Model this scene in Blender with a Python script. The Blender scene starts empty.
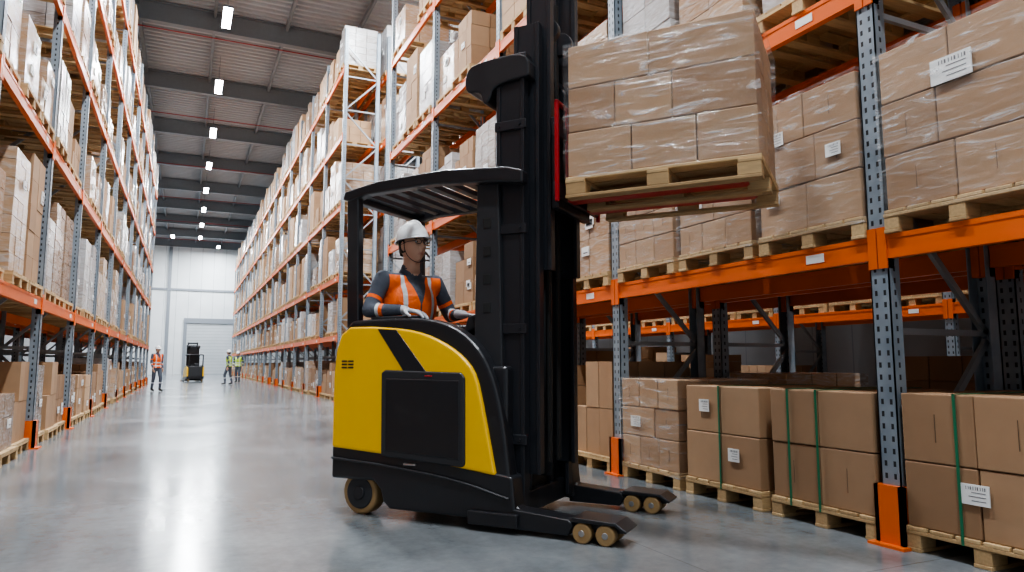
import bpy, bmesh, math, random
import numpy as np
from mathutils import Vector, Matrix, Euler, noise

scene = bpy.context.scene
col = scene.collection
D = bpy.data
random.seed(4)

# ------------------------------------------------------------------ materials
def new_mat(name):
    m = D.materials.new(name); m.use_nodes = True
    nt = m.node_tree
    b = nt.nodes['Principled BSDF']
    return m, nt, b

def simple(name, color, rough=0.5, metal=0.0, var=0.08, scale=8.0, bump=0.0, emis=None, coat=0.0):
    m, nt, b = new_mat(name)
    N = nt.nodes; L = nt.links
    tc = N.new('ShaderNodeTexCoord')
    no = N.new('ShaderNodeTexNoise'); no.inputs['Scale'].default_value = scale; no.inputs['Detail'].default_value = 4
    L.new(tc.outputs['Object'], no.inputs['Vector'])
    mx = N.new('ShaderNodeMix'); mx.data_type = 'RGBA'
    c = Vector(color)
    mx.inputs['A'].default_value = (*(c * (1 - var)), 1)
    mx.inputs['B'].default_value = (*[min(1, v * (1 + var)) for v in c], 1)
    L.new(no.outputs['Fac'], mx.inputs['Factor'])
    L.new(mx.outputs['Result'], b.inputs['Base Color'])
    b.inputs['Roughness'].default_value = rough
    b.inputs['Metallic'].default_value = metal
    b.inputs['Coat Weight'].default_value = coat
    if bump > 0:
        bp = N.new('ShaderNodeBump'); bp.inputs['Strength'].default_value = bump; bp.inputs['Distance'].default_value = 0.01
        L.new(no.outputs['Fac'], bp.inputs['Height']); L.new(bp.outputs['Normal'], b.inputs['Normal'])
    if emis:
        b.inputs['Emission Color'].default_value = (*color, 1)
        b.inputs['Emission Strength'].default_value = emis
    return m

def mathn(nt, op, a, b=None, c=None):
    n = nt.nodes.new('ShaderNodeMath'); n.operation = op
    for i, v in enumerate((a, b, c)):
        if v is None: continue
        if isinstance(v, (int, float)): n.inputs[i].default_value = v
        else: nt.links.new(v, n.inputs[i])
    return n.outputs[0]

def ramp(nt, fac, stops):
    r = nt.nodes.new('ShaderNodeValToRGB')
    while len(r.color_ramp.elements) < len(stops): r.color_ramp.elements.new(0.5)
    for e, (p, c) in zip(r.color_ramp.elements, stops):
        e.position = p; e.color = (*c, 1)
    nt.links.new(fac, r.inputs['Fac'])
    return r.outputs['Color']

def mixc(nt, fac, a, b):
    mx = nt.nodes.new('ShaderNodeMix'); mx.data_type = 'RGBA'
    nt.links.new(fac, mx.inputs['Factor'])
    for k, v in (('A', a), ('B', b)):
        if isinstance(v, tuple): mx.inputs[k].default_value = (*v, 1)
        else: nt.links.new(v, mx.inputs[k])
    return mx.outputs['Result']

def mat_carton(name, stops, wrap=0.0):
    m, nt, b = new_mat(name); N = nt.nodes; L = nt.links
    at = N.new('ShaderNodeAttribute'); at.attribute_name = 'tint'
    base = ramp(nt, at.outputs['Fac'], stops)
    tc = N.new('ShaderNodeTexCoord')
    no = N.new('ShaderNodeTexNoise'); no.inputs['Scale'].default_value = 5; no.inputs['Detail'].default_value = 6
    L.new(tc.outputs['Object'], no.inputs['Vector'])
    hs = N.new('ShaderNodeHueSaturation')
    L.new(base, hs.inputs['Color'])
    v = mathn(nt, 'MULTIPLY_ADD', no.outputs['Fac'], 0.25, 0.87)
    L.new(v, hs.inputs['Value'])
    out = hs.outputs['Color']
    b.inputs['Roughness'].default_value = 0.75
    if wrap > 0:
        mp = N.new('ShaderNodeMapping'); mp.inputs['Scale'].default_value = (1.3, 1.3, 5.5)
        mp.inputs['Rotation'].default_value = (0.25, 0.2, 0)
        L.new(tc.outputs['Object'], mp.inputs['Vector'])
        n2 = N.new('ShaderNodeTexNoise'); n2.inputs['Scale'].default_value = 3.0; n2.inputs['Detail'].default_value = 9; n2.inputs['Distortion'].default_value = 1.8
        L.new(mp.outputs['Vector'], n2.inputs['Vector'])
        f = ramp(nt, n2.outputs['Fac'], [(0.38, (0.05,) * 3), (0.50, (0.30,) * 3), (0.68, (1, 1, 1))])
        f2 = mathn(nt, 'MULTIPLY', f, wrap)
        out = mixc(nt, f2, out, (0.56, 0.58, 0.61))
        b.inputs['Roughness'].default_value = 0.25
        bp = N.new('ShaderNodeBump'); bp.inputs['Strength'].default_value = 0.6; bp.inputs['Distance'].default_value = 0.01
        L.new(n2.outputs['Fac'], bp.inputs['Height']); L.new(bp.outputs['Normal'], b.inputs['Normal'])
    L.new(out, b.inputs['Base Color'])
    return m

KR = [(0.0, (0.225, 0.127, 0.066)), (0.5, (0.345, 0.207, 0.115)), (1.0, (0.46, 0.297, 0.175))]
WH = [(0.0, (0.22, 0.15, 0.10)), (0.5, (0.35, 0.31, 0.28)), (1.0, (0.54, 0.54, 0.55))]
m_carton = mat_carton('cardboard', KR)
m_wrapk = mat_carton('wrapped_cardboard', KR, 0.45)
m_wrapw = mat_carton('white_wrapped_goods', WH, 0.7)

def mat_wood():
    m, nt, b = new_mat('pallet_wood'); N = nt.nodes; L = nt.links
    at = N.new('ShaderNodeAttribute'); at.attribute_name = 'tint'
    base = ramp(nt, at.outputs['Fac'], [(0, (0.30, 0.185, 0.085)), (1, (0.60, 0.42, 0.22))])
    tc = N.new('ShaderNodeTexCoord')
    mp = N.new('ShaderNodeMapping'); mp.inputs['Scale'].default_value = (3, 20, 20)
    L.new(tc.outputs['Object'], mp.inputs['Vector'])
    no = N.new('ShaderNodeTexNoise'); no.inputs['Scale'].default_value = 3; no.inputs['Detail'].default_value = 6
    L.new(mp.outputs['Vector'], no.inputs['Vector'])
    hs = N.new('ShaderNodeHueSaturation'); L.new(base, hs.inputs['Color'])
    L.new(mathn(nt, 'MULTIPLY_ADD', no.outputs['Fac'], 0.7, 0.65), hs.inputs['Value'])
    L.new(hs.outputs['Color'], b.inputs['Base Color']); b.inputs['Roughness'].default_value = 0.75
    return m
m_wood = mat_wood()
m_label = simple('paper_label', (0.80, 0.80, 0.79), 0.5, var=0.03)
m_print = simple('label_print', (0.16, 0.16, 0.17), 0.6)
m_seam = simple('carton_seam', (0.10, 0.06, 0.035), 0.8)
m_strap = simple('green_strap', (0.02, 0.16, 0.08), 0.35)
m_blue = simple('blue_plastic', (0.03, 0.12, 0.33), 0.4)

def mat_film():
    m, nt, b = new_mat('stretch_film'); N = nt.nodes; L = nt.links
    tc = N.new('ShaderNodeTexCoord')
    mp = N.new('ShaderNodeMapping'); mp.inputs['Scale'].default_value = (1.1, 1.1, 7); mp.inputs['Rotation'].default_value = (0.22, 0.3, 0.1)
    L.new(tc.outputs['Object'], mp.inputs['Vector'])
    n = N.new('ShaderNodeTexNoise'); n.inputs['Scale'].default_value = 2.2; n.inputs['Detail'].default_value = 8; n.inputs['Distortion'].default_value = 1.5
    n.inputs['Roughness'].default_value = 0.6
    L.new(mp.outputs['Vector'], n.inputs['Vector'])
    a = ramp(nt, n.outputs['Fac'], [(0.42, (0.03,) * 3), (0.56, (0.10,) * 3), (0.63, (0.34,) * 3), (0.72, (0.62,) * 3)])  # film crinkles, with glints painted in as whiter, more opaque streaks
    b.inputs['Base Color'].default_value = (0.85, 0.86, 0.88, 1)
    b.inputs['Roughness'].default_value = 0.10
    b.inputs['Specular IOR Level'].default_value = 0.8
    L.new(a, b.inputs['Alpha'])
    bp = N.new('ShaderNodeBump'); bp.inputs['Strength'].default_value = 1.0; bp.inputs['Distance'].default_value = 0.06
    L.new(n.outputs['Fac'], bp.inputs['Height']); L.new(bp.outputs['Normal'], b.inputs['Normal'])
    return m
m_film = mat_film()

def mat_upright():
    m, nt, b = new_mat('rack_upright_steel'); N = nt.nodes; L = nt.links
    tc = N.new('ShaderNodeTexCoord'); sp = N.new('ShaderNodeSeparateXYZ')
    L.new(tc.outputs['Object'], sp.inputs[0])
    x, y, z = sp.outputs
    yl = mathn(nt, 'MULTIPLY', mathn(nt, 'SUBTRACT', mathn(nt, 'FRACT', mathn(nt, 'MULTIPLY_ADD', y, 1 / 3.0, 0.5)), 0.5), 3.0)
    zf = mathn(nt, 'ABSOLUTE', mathn(nt, 'SUBTRACT', mathn(nt, 'FRACT', mathn(nt, 'MULTIPLY', z, 1 / 0.075)), 0.5))
    hz = mathn(nt, 'LESS_THAN', zf, 0.22)
    hy = mathn(nt, 'LESS_THAN', mathn(nt, 'ABSOLUTE', mathn(nt, 'SUBTRACT', mathn(nt, 'ABSOLUTE', yl), 0.03)), 0.009)
    hx = mathn(nt, 'LESS_THAN', mathn(nt, 'ABSOLUTE', mathn(nt, 'SUBTRACT', x, 0.05)), 0.009)
    h = mathn(nt, 'MULTIPLY', hz, mathn(nt, 'MAXIMUM', hy, hx))
    no = N.new('ShaderNodeTexNoise'); no.inputs['Scale'].default_value = 6; L.new(tc.outputs['Object'], no.inputs['Vector'])
    c = ramp(nt, no.outputs['Fac'], [(0.3, (0.21, 0.255, 0.30)), (0.7, (0.30, 0.345, 0.39))])
    L.new(mixc(nt, h, c, (0.02, 0.022, 0.026)), b.inputs['Base Color'])
    b.inputs['Metallic'].default_value = 0.2; b.inputs['Roughness'].default_value = 0.42
    return m
m_up = mat_upright()
m_orange = simple('orange_beam_paint', (0.72, 0.135, 0.020), 0.38, var=0.1, scale=3)
m_brace = simple('galvanised_brace', (0.30, 0.32, 0.34), 0.4, 0.4)

m_black = simple('black_paint', (0.018, 0.019, 0.023), 0.30, var=0.15, scale=3, coat=0.2)
m_char = simple('charcoal_plastic', (0.030, 0.032, 0.037), 0.5, var=0.1)
m_mast = simple('mast_steel_dark', (0.024, 0.026, 0.032), 0.34, 0.1)
m_yellow = simple('yellow_paint', (0.92, 0.54, 0.006), 0.3, var=0.03, scale=2, coat=0.4)
m_red = simple('red_paint', (0.38, 0.010, 0.015), 0.4)
m_tan = simple('polyurethane_tyre', (0.34, 0.22, 0.10), 0.5)
m_steel = simple('bare_steel', (0.5, 0.5, 0.5), 0.3, 0.9)
m_rubber = simple('rubber', (0.02, 0.02, 0.02), 0.8)

def mat_skin():
    m, nt, b = new_mat('skin'); N = nt.nodes
    at = N.new('ShaderNodeAttribute'); at.attribute_name = 'lip'
    nt.links.new(mixc(nt, at.outputs['Fac'], (0.62, 0.36, 0.25), (0.38, 0.14, 0.11)), b.inputs['Base Color'])
    b.inputs['Roughness'].default_value = .48
    return m
m_skin = mat_skin()
m_hair = simple('black_hair', (0.012, 0.010, 0.009), 0.6)
m_eyew = simple('eye_white', (0.7, 0.7, 0.7), 0.2)
m_eyed = simple('eye_iris', (0.03, 0.018, 0.01), 0.15)
m_helmet = simple('helmet_white', (0.90, 0.91, 0.92), 0.25, var=0.02, coat=0.3)
NAVY = (0.075, 0.088, 0.115); REFL = (0.66, 0.68, 0.70)
m_navy = simple('navy_workwear', NAVY, 0.85, scale=30, bump=0.3)
m_refl = simple('reflective_tape', REFL, 0.3, 0.1)
m_glove = simple('glove_fabric', (0.56, 0.57, 0.60), 0.8, var=0.1, scale=40)
m_boot = simple('boot_leather', (0.03, 0.025, 0.02), 0.6)
m_glass = simple('spectacle_frame', (0.01, 0.01, 0.012), 0.3)
ORANGE = (0.98, 0.16, 0.015); LIME = (0.60, 0.85, 0.05)

def band(nt, v, a, b):
    return mathn(nt, 'MULTIPLY', mathn(nt, 'GREATER_THAN', v, a), mathn(nt, 'LESS_THAN', v, b))

def fabric_bump(nt, b):
    tc = nt.nodes.new('ShaderNodeTexCoord')
    n = nt.nodes.new('ShaderNodeTexNoise'); n.inputs['Scale'].default_value = 9; n.inputs['Detail'].default_value = 3; n.inputs['Distortion'].default_value = 1.2
    nt.links.new(tc.outputs['Object'], n.inputs['Vector'])
    bp = nt.nodes.new('ShaderNodeBump'); bp.inputs['Strength'].default_value = .55; bp.inputs['Distance'].default_value = .03
    nt.links.new(n.outputs['Fac'], bp.inputs['Height']); nt.links.new(bp.outputs['Normal'], b.inputs['Normal'])

def mat_jacket(vcol):
    m, nt, b = new_mat('workwear_jacket'); N = nt.nodes
    at = N.new('ShaderNodeAttribute'); at.attribute_name = 'arm'; t = at.outputs['Fac']
    c = mixc(nt, band(nt, t, .60, .70), NAVY, vcol)
    c = mixc(nt, band(nt, t, 1.28, 1.38), c, REFL)
    c = mixc(nt, band(nt, t, 1.38, 1.50), c, vcol)
    nt.links.new(c, b.inputs['Base Color']); b.inputs['Roughness'].default_value = .8
    fabric_bump(nt, b)
    return m

def mat_vest(vcol, pez, chz, nkz, cx, cy, K):
    m, nt, b = new_mat('hi_vis_vest_fabric'); N = nt.nodes
    tc = N.new('ShaderNodeTexCoord'); sp = N.new('ShaderNodeSeparateXYZ'); nt.links.new(tc.outputs['Object'], sp.inputs[0])
    x, y, z = sp.outputs
    ay = mathn(nt, 'MULTIPLY', mathn(nt, 'ABSOLUTE', mathn(nt, 'SUBTRACT', y, cy)), 1 / K)
    zr = mathn(nt, 'MULTIPLY', mathn(nt, 'SUBTRACT', z, pez), 1 / (chz - pez))
    s = band(nt, ay, .085, .110)
    s = mathn(nt, 'MAXIMUM', s, band(nt, zr, .46, .57)); s = mathn(nt, 'MAXIMUM', s, band(nt, zr, .07, .19))
    c = mixc(nt, s, vcol, REFL)
    front = mathn(nt, 'GREATER_THAN', x, cx)
    zip_ = mathn(nt, 'MULTIPLY', mathn(nt, 'LESS_THAN', ay, .005), front)
    hw = mathn(nt, 'MULTIPLY', mathn(nt, 'SUBTRACT', zr, .96), .13)
    vn = mathn(nt, 'MULTIPLY', mathn(nt, 'LESS_THAN', ay, hw), front)
    nk = mathn(nt, 'MULTIPLY', mathn(nt, 'LESS_THAN', ay, .066), mathn(nt, 'GREATER_THAN', z, nkz - .070 * K))
    d = mathn(nt, 'MAXIMUM', zip_, mathn(nt, 'MAXIMUM', vn, nk))
    c = mixc(nt, d, c, NAVY)
    nt.links.new(c, b.inputs['Base Color']); b.inputs['Roughness'].default_value = .6
    fabric_bump(nt, b)
    return m

# ------------------------------------------------------------------ numpy quad builder
BF = np.array([[0, 3, 2, 1], [4, 5, 6, 7], [0, 1, 5, 4], [1, 2, 6, 5], [2, 3, 7, 6], [3, 0, 4, 7]])
class QB:
    def __init__(s): s.V = []; s.F = []; s.M = []; s.T = []; s.n = 0
    def raw(s, V, F, M, T):
        s.V.append(V); s.F.append(F + s.n); s.M.append(M); s.T.append(T); s.n += len(V)
    def box(s, x0, x1, y0, y1, z0, z1, mat=0, t=0.5):
        V = np.array([[x0, y0, z0], [x1, y0, z0], [x1, y1, z0], [x0, y1, z0], [x0, y0, z1], [x1, y0, z1], [x1, y1, z1], [x0, y1, z1]], float)
        s.raw(V, BF, np.full(6, mat), np.full(8, t))
    def bar(s, p, q, w, h, mat=0, t=0.5):
        p = Vector(p); q = Vector(q); d = (q - p).normalized()
        up = Vector((0, 1, 0)) if abs(d.y) < 0.9 else Vector((0, 0, 1))
        a = d.cross(up).normalized() * w / 2; b = d.cross(a).normalized() * h / 2
        V = [p - a - b, p + a - b, p + a + b, p - a + b, q - a - b, q + a - b, q + a + b, q - a + b]
        s.raw(np.array([list(v) for v in V]), BF, np.full(6, mat), np.full(8, t))
    def get(s):
        return np.concatenate(s.V), np.concatenate(s.F), np.concatenate(s.M), np.concatenate(s.T)
    def obj(s, name, mats, parent=None, bevel=0):
        V, F, M, T = s.get()
        me = D.meshes.new(name)
        me.vertices.add(len(V)); me.vertices.foreach_set('co', V.astype(np.float32).ravel())
        me.loops.add(len(F) * 4); me.loops.foreach_set('vertex_index', F.astype(np.int32).ravel())
        me.polygons.add(len(F)); me.polygons.foreach_set('loop_start', np.arange(0, len(F) * 4, 4, dtype=np.int32))
        me.polygons.foreach_set('material_index', M.astype(np.int32))
        at = me.attributes.new('tint', 'FLOAT', 'POINT'); at.data.foreach_set('value', T.astype(np.float32))
        me.update(calc_edges=True); me.validate()
        me.polygons.foreach_set('use_smooth', np.zeros(len(me.polygons), dtype=bool))
        me.update()
        for m in mats: me.materials.append(m)
        o = D.objects.new(name, me); col.objects.link(o)
        if parent: o.parent = parent
        if bevel:
            md = o.modifiers.new('bevel', 'BEVEL'); md.width = bevel; md.segments = 2; md.limit_method = 'ANGLE'
        return o

MATS = [m_wood, m_carton, m_wrapk, m_wrapw, m_label, m_print, m_strap, m_seam, m_blue]

def pallet(q, lx, ly, rnd):
    hy = ly / 2
    t = lambda: 0.3 + 0.7 * rnd.random()
    bw = 0.10
    for y0 in (-hy, -bw / 2, hy - bw):
        q.box(0, lx, y0, y0 + bw, 0, 0.022, 0, t())
        for x0 in (0.004, lx / 2 - 0.07, lx - 0.144):
            q.box(x0, x0 + 0.14, y0 + 0.002, y0 + bw - 0.002, 0.022, 0.1, 0, t() * 0.8)
    for x0 in (0, lx / 2 - 0.07, lx - 0.14):
        q.box(x0, x0 + 0.14, -hy, hy, 0.1, 0.122, 0, t())
    n = 6; w = ly / n
    for i in range(n):
        q.box(0, lx, -hy + i * w + 0.008, -hy + (i + 1) * w - 0.008, 0.122, 0.144, 0, t())

def cartons(q, lx, ly, xs, ys, hs, mat, rnd, z=0.144, inset=0.015, gap=0.003, tc=None, tv=0.5):
    for li, h in enumerate(hs):
        X = xs[li % len(xs)]; Y = ys[li % len(ys)]
        for i in range(len(X) - 1):
            for j in range(len(Y) - 1):
                jx = rnd.uniform(-1, 1) * 0.004; jy = rnd.uniform(-1, 1) * 0.003
                x0 = inset + X[i] * (lx - 2 * inset) + gap + jx; x1 = inset + X[i + 1] * (lx - 2 * inset) - gap + jx
                y0 = -ly / 2 + inset + Y[j] * (ly - 2 * inset) + gap + jy; y1 = -ly / 2 + inset + Y[j + 1] * (ly - 2 * inset) - gap + jy
                t = rnd.random() if tc is None else min(1, max(0, tc + rnd.uniform(-tv, tv)))
                q.box(x0, x1, y0, y1, z + 0.001, z + h - 0.004, mat, t)
        z += h
    return z

def even(n): return [i / n for i in range(n + 1)]

def template(seed, tall, kind):
    rnd = random.Random(seed); q = QB(); lx, ly = 1.1, 0.88
    pallet(q, lx, ly, rnd)
    n = rnd.choice([2, 3, 3, 4]); tot = rnd.uniform(0.95, 1.62) if tall else rnd.uniform(0.70, 1.12)
    nl = max(2, int(round(tot / rnd.choice([0.22, 0.3, 0.4])))); h = tot / nl
    mat = {'k': 1, 'wk': 2, 'ww': 3}[kind]; tc = rnd.uniform(.1, .95)
    ins = rnd.uniform(.02, .06)
    z = cartons(q, lx, ly, [even(3)], [even(n)], [h] * (nl - 1), mat, rnd, inset=ins, gap=.005, tc=tc, tv=.18)
    Y = even(n)[:-1] if rnd.random() < 0.4 else even(n)
    cartons(q, lx, ly, [even(3)], [Y], [h * rnd.choice([1, .7])], mat, rnd, z=z, inset=ins, gap=.005, tc=tc, tv=.18)
    for k in range(rnd.choice([0, 1, 2, 3])):
        ly0 = rnd.uniform(-0.36, 0.15); lz = 0.144 + rnd.uniform(0.15, 0.75) * tot
        q.box(ins - .012, ins - .002, ly0, ly0 + 0.15, lz, lz + 0.10, 4, 0.5)
        q.box(ins - .014, ins - .010, ly0 + 0.02, ly0 + 0.11, lz + 0.03, lz + 0.04, 5, 0.5)
    return q.get()

kinds = ['k', 'wk', 'ww']
TPL = {(k, tall): [template(100 * i + 7 * s + tall, tall, k) for s in range(9)] for i, k in enumerate(kinds) for tall in (0, 1)}

def rack_row(x0, y0, rotated, nb, levels, top_h, stock_mix, skip=lambda b, l, s: False, seed=1, density=0.94, foot=True, floor_mix=(0.7, 0.25, 0.12), floor_tall=False):
    rnd = random.Random(seed)
    q = QB(); dep = 1.08
    H = top_h
    for i in range(nb + 1):
        y = 3.0 * i
        for xp in (0.0, dep - 0.1):
            sgn = 1 if xp == 0 else -1
            q.box(xp if sgn > 0 else xp + 0.092, xp + 0.008 if sgn > 0 else xp + 0.1, y - 0.065, y + 0.065, 0.01, H, 0)
            q.box(xp, xp + 0.1, y - 0.065, y - 0.057, 0.01, H, 0)
            q.box(xp, xp + 0.1, y + 0.057, y + 0.065, 0.01, H, 0)
            q.box(xp - 0.03, xp + 0.13, y - 0.1, y + 0.1, 0, 0.012, 1)
        if foot:
            q.box(-0.04, -0.002, y - 0.095, y + 0.095, 0.012, 0.36, 1)
            q.box(-0.04, 0.12, y - 0.095, y - 0.067, 0.012, 0.36, 1)
            q.box(-0.04, 0.12, y + 0.067, y + 0.095, 0.012, 0.36, 1)
            q.box(-0.09, 0.14, y - 0.12, y + 0.12, 0.0, 0.016, 1)
        z = 0.25; k = 0
        while z + 1.05 < H:
            a = (0.05, y, z if k % 2 == 0 else z + 1.0); b = (dep - 0.05, y, z + 1.0 if k % 2 == 0 else z)
            q.bar(a, b, 0.045, 0.03, 2)
            q.box(0.05, dep - 0.05, y - 0.015, y + 0.015, z - 0.02, z + 0.02, 2)
            z += 1.05; k += 1
    for lv in levels:
        for i in range(nb):
            ya, yb = 3.0 * i + 0.065, 3.0 * i + 2.935
            for xb in (0.0, dep - 0.05):
                q.box(xb, xb + 0.05, ya, yb, lv - 0.15, lv, 1)
                q.box(xb - 0.004, xb, ya, yb, lv - 0.15, lv - 0.12, 1)
                q.box(xb - 0.004, xb, ya, yb, lv - 0.03, lv, 1)
                for ye in (ya - 0.06, yb - 0.0):
                    q.box(xb - 0.012, xb + 0.055, ye, ye + 0.06, lv - 0.21, lv + 0.05, 1)
            q.box(-0.006, -0.001, ya + 0.35, ya + 0.5, lv - 0.11, lv - 0.05, 3)
    e = q.obj('pallet_rack', [m_up, m_orange, m_brace, m_label])
    e.location = (x0, y0, 0)
    if rotated: e.rotation_euler = (0, 0, math.pi)
    s = QB(); lvz = [0.0] + list(levels)
    for li, z in enumerate(lvz):
        gap = (lvz[li + 1] - z) if li + 1 < len(lvz) else 3
        for b in range(nb):
            for k in range(3):
                if skip(b, li, k): continue
                if rnd.random() > density: continue
                kind = rnd.choices(kinds, stock_mix if li > 0 else floor_mix)[0]
                tall = 1 if (gap > 2.0 and rnd.random() < 0.85 and li > 0) else 0
                sc = 1.0
                if floor_tall and li == 0: tall = 1; sc = .85
                V, F, M, T = rnd.choice(TPL[(kind, tall)])
                s.raw(V * np.array([1, 1, sc]) + np.array([rnd.uniform(-0.04, 0.04), 3.0 * b + 0.53 + 0.97 * k, z + 0.001]), F, M, T)
    o = s.obj('palletized_stock', MATS)
    o.location = e.location; o.rotation_euler = e.rotation_euler
    return e

LR = [1.90, 3.64, 5.75, 7.9, 10.0]
LL = [1.95, 4.05, 6.0, 7.95, 9.9]
skipn = lambda b, l, s: b in (1, 2) and l in (0, 1)
rack_row(3.95, -3.0, False, 6, LR, 11.2, (0.45, 0.4, 0.15), skipn, 1)
rack_row(5.25, -3.0, False, 6, LR, 11.2, (0.5, 0.35, 0.15), seed=2, density=0.85, floor_mix=(.6, .4, 0), floor_tall=True)
rack_row(3.95, 20.5, False, 17, LR, 11.2, (0.40, 0.35, 0.25), seed=3, density=.92)
rack_row(5.25, 20.5, False, 8, LR, 11.2, (0.4, 0.3, 0.3), seed=4)
rack_row(9.2, -3.0, False, 10, LR, 11.2, (0.5, 0.4, 0.1), seed=5, density=0.92, floor_mix=(.5, .4, .1), floor_tall=True)
rack_row(-1.75, 41.0, True, 13, LL, 11.2, (0.22, 0.40, 0.38), seed=6, density=0.94)
rack_row(-3.05, 41.0, True, 13, LL, 11.2, (0.3, 0.4, 0.3), seed=7)

# ------------------------------------------------------------------ hero loads
def wrap_shell(name, lx, ly, z0, z1, parent, seed=0, pad=0.008):
    bm = bmesh.new()
    bmesh.ops.create_cube(bm, size=1)
    bmesh.ops.subdivide_edges(bm, edges=bm.edges[:], cuts=26, use_grid_fill=True)
    dz = z1 - z0
    for v in bm.verts:
        v.co = Vector(((v.co.x + 0.5) * (lx + 2 * pad) - pad, v.co.y * (ly + 2 * pad), z0 + (v.co.z + 0.5) * dz))
        n = noise.noise_vector(Vector((v.co.x * 6, v.co.y * 6, v.co.z * 14)) + Vector((seed, 0, 0)))
        v.co += n * 0.006
    bm.normal_update()
    kill = [f for f in bm.faces if f.normal.z < -0.7]
    bmesh.ops.delete(bm, geom=kill, context='FACES')
    me = D.meshes.new(name); bm.to_mesh(me); bm.free()
    for p in me.polygons: p.use_smooth = True
    me.materials.append(m_film)
    o = D.objects.new(name, me); col.objects.link(o); o.parent = parent
    return o

def hero_load(loc, rotz, lx, ly, xs, ys, hs, seed, wrap=False, straps=(), labels=(), mat=1, name='carton_pallet', tc=.6, wz=0.10):
    rnd = random.Random(seed)
    e = D.objects.new(name, None); col.objects.link(e)
    e.location = loc; e.rotation_euler = (0, 0, rotz)
    q = QB(); pallet(q, lx, ly, rnd); q.obj('wooden_pallet', MATS, e, 0.004)
    q = QB(); zt = cartons(q, lx, ly, xs, ys, hs, mat, rnd, tc=tc, tv=.25); q.obj('cartons', MATS, e, 0.007)
    q = QB(); z = 0.144; ok = False
    for li, h in enumerate(hs):
        Y = ys[li % len(ys)]
        for j in range(len(Y) - 1):
            yc = -ly / 2 + (Y[j] + Y[j + 1]) / 2 * ly
            if rnd.random() < .5:
                q.box(0.009, 0.0108, yc - 0.0015, yc + 0.0015, z + h * .3, z + h * .7, 7); ok = True
        z += h
    for (y, zz, w, h) in labels:
        q.box(0.002, 0.009, y - w / 2, y + w / 2, zz, zz + h, 4); ok = True
        for k in range(3):
            q.box(0.0008, 0.003, y - w * 0.38, y + w * (0.1 + 0.1 * (k % 2)), zz + h * (0.2 + 0.2 * k), zz + h * (0.235 + 0.2 * k), 5)
        for k in range(9):
            yy = y - w * .38 + k * w * .08
            q.box(0.0008, 0.003, yy, yy + w * (.02 + .02 * (k % 3 == 0)), zz + h * .74, zz + h * .9, 5)
    for y in straps:
        q.box(-0.002, 0.004, y - 0.008, y + 0.008, 0.10, zt + 0.004, 6)
        q.box(-0.002, lx, y - 0.008, y + 0.008, zt - 0.001, zt + 0.004, 6); ok = True
    if ok: q.obj('labels_and_straps', MATS, e)
    if wrap: wrap_shell('stretch_wrap', lx, ly, wz, zt + 0.01, e, seed)
    return e

e2 = even(2); e3 = even(3)
def yc(b, k): return -3 + 3 * b + 0.53 + 0.97 * k
hero_load((3.93, yc(2, 2), 0), 0, 1.1, 0.9, [e3], [e3, [0, .4, 1]], [0.27] * 3, 11, wrap=True, labels=[(0.2, 0.5, .15, .1)], tc=.8)
hero_load((3.93, yc(2, 1), 0), 0, 1.1, 0.88, [e3], [e2], [0.39, 0.38], 12, straps=(0.0,), labels=[(-0.15, 0.33, .12, .1), (0.18, 0.7, .12, .1)], tc=.7)
hero_load((3.93, yc(2, 0), 0), 0, 1.1, 0.88, [e3], [e2], [0.39, 0.38], 13, straps=(-0.0, 0.25), tc=.45)
hero_load((3.93, yc(1, 2), 0), 0, 1.1, 0.9, [e3], [e2], [0.38, 0.40], 14, straps=(0.1,), labels=[(0.02, 0.33, .16, .11)], tc=.5)
hero_load((3.93, yc(1, 1), 0), 0, 1.1, 0.9, [e3], [e2], [0.38, 0.40], 15, straps=(0.1,), labels=[(0.2, 0.33, .2, .12)])
hero_load((3.93, yc(1, 0), 0), 0, 1.1, 0.9, [e3], [e2], [0.38, 0.40], 16)
zl = LR[0] + .001
hero_load((3.92, yc(2, 2), zl), 0, 1.1, 0.9, [e3], [e3], [0.24] * 3, 21, wrap=True)
hero_load((3.92, yc(2, 1), zl), 0, 1.1, 0.9, [e3], [e3, e2], [0.24] * 3, 22, wrap=True, labels=[(0.2, 0.5, .15, .1)])
hero_load((3.92, yc(2, 0), zl), 0, 1.1, 0.92, [e3], [e2, [0, .4, 1]], [0.33] * 3, 23, wrap=True, labels=[(-0.25, 0.6, .12, .09), (0.25, .8, .14, .1), (.3, .35, .12, .09)], tc=.55)
hero_load((3.92, yc(1, 2), zl), 0, 1.1, 0.92, [e3], [e2, [0, .6, 1]], [0.34] * 3, 24, wrap=True, labels=[(-0.02, 0.82, .24, .15)], tc=.5)
hero_load((3.92, yc(1, 1), zl), 0, 1.1, 0.92, [e3], [e2], [0.33] * 3, 25, wrap=True)
hero_load((3.92, yc(1, 0), zl), 0, 1.1, 0.92, [e3], [e2], [0.33] * 3, 26, wrap=True)

# ------------------------------------------------------------------ mesh helpers
def finish(name, bm, mat, parent=None, bevel=0.0, smooth=False, seg=3):
    bmesh.ops.recalc_face_normals(bm, faces=bm.faces[:])
    me = D.meshes.new(name); bm.to_mesh(me); bm.free()
    for m in (mat if isinstance(mat, (list, tuple)) else [mat]): me.materials.append(m)
    o = D.objects.new(name, me); col.objects.link(o)
    if parent: o.parent = parent
    if bevel:
        md = o.modifiers.new('bevel', 'BEVEL'); md.width = bevel; md.segments = seg; md.limit_method = 'ANGLE'; md.angle_limit = 0.6
    if smooth or bevel:
        for p in me.polygons: p.use_smooth = smooth
    return o

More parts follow.
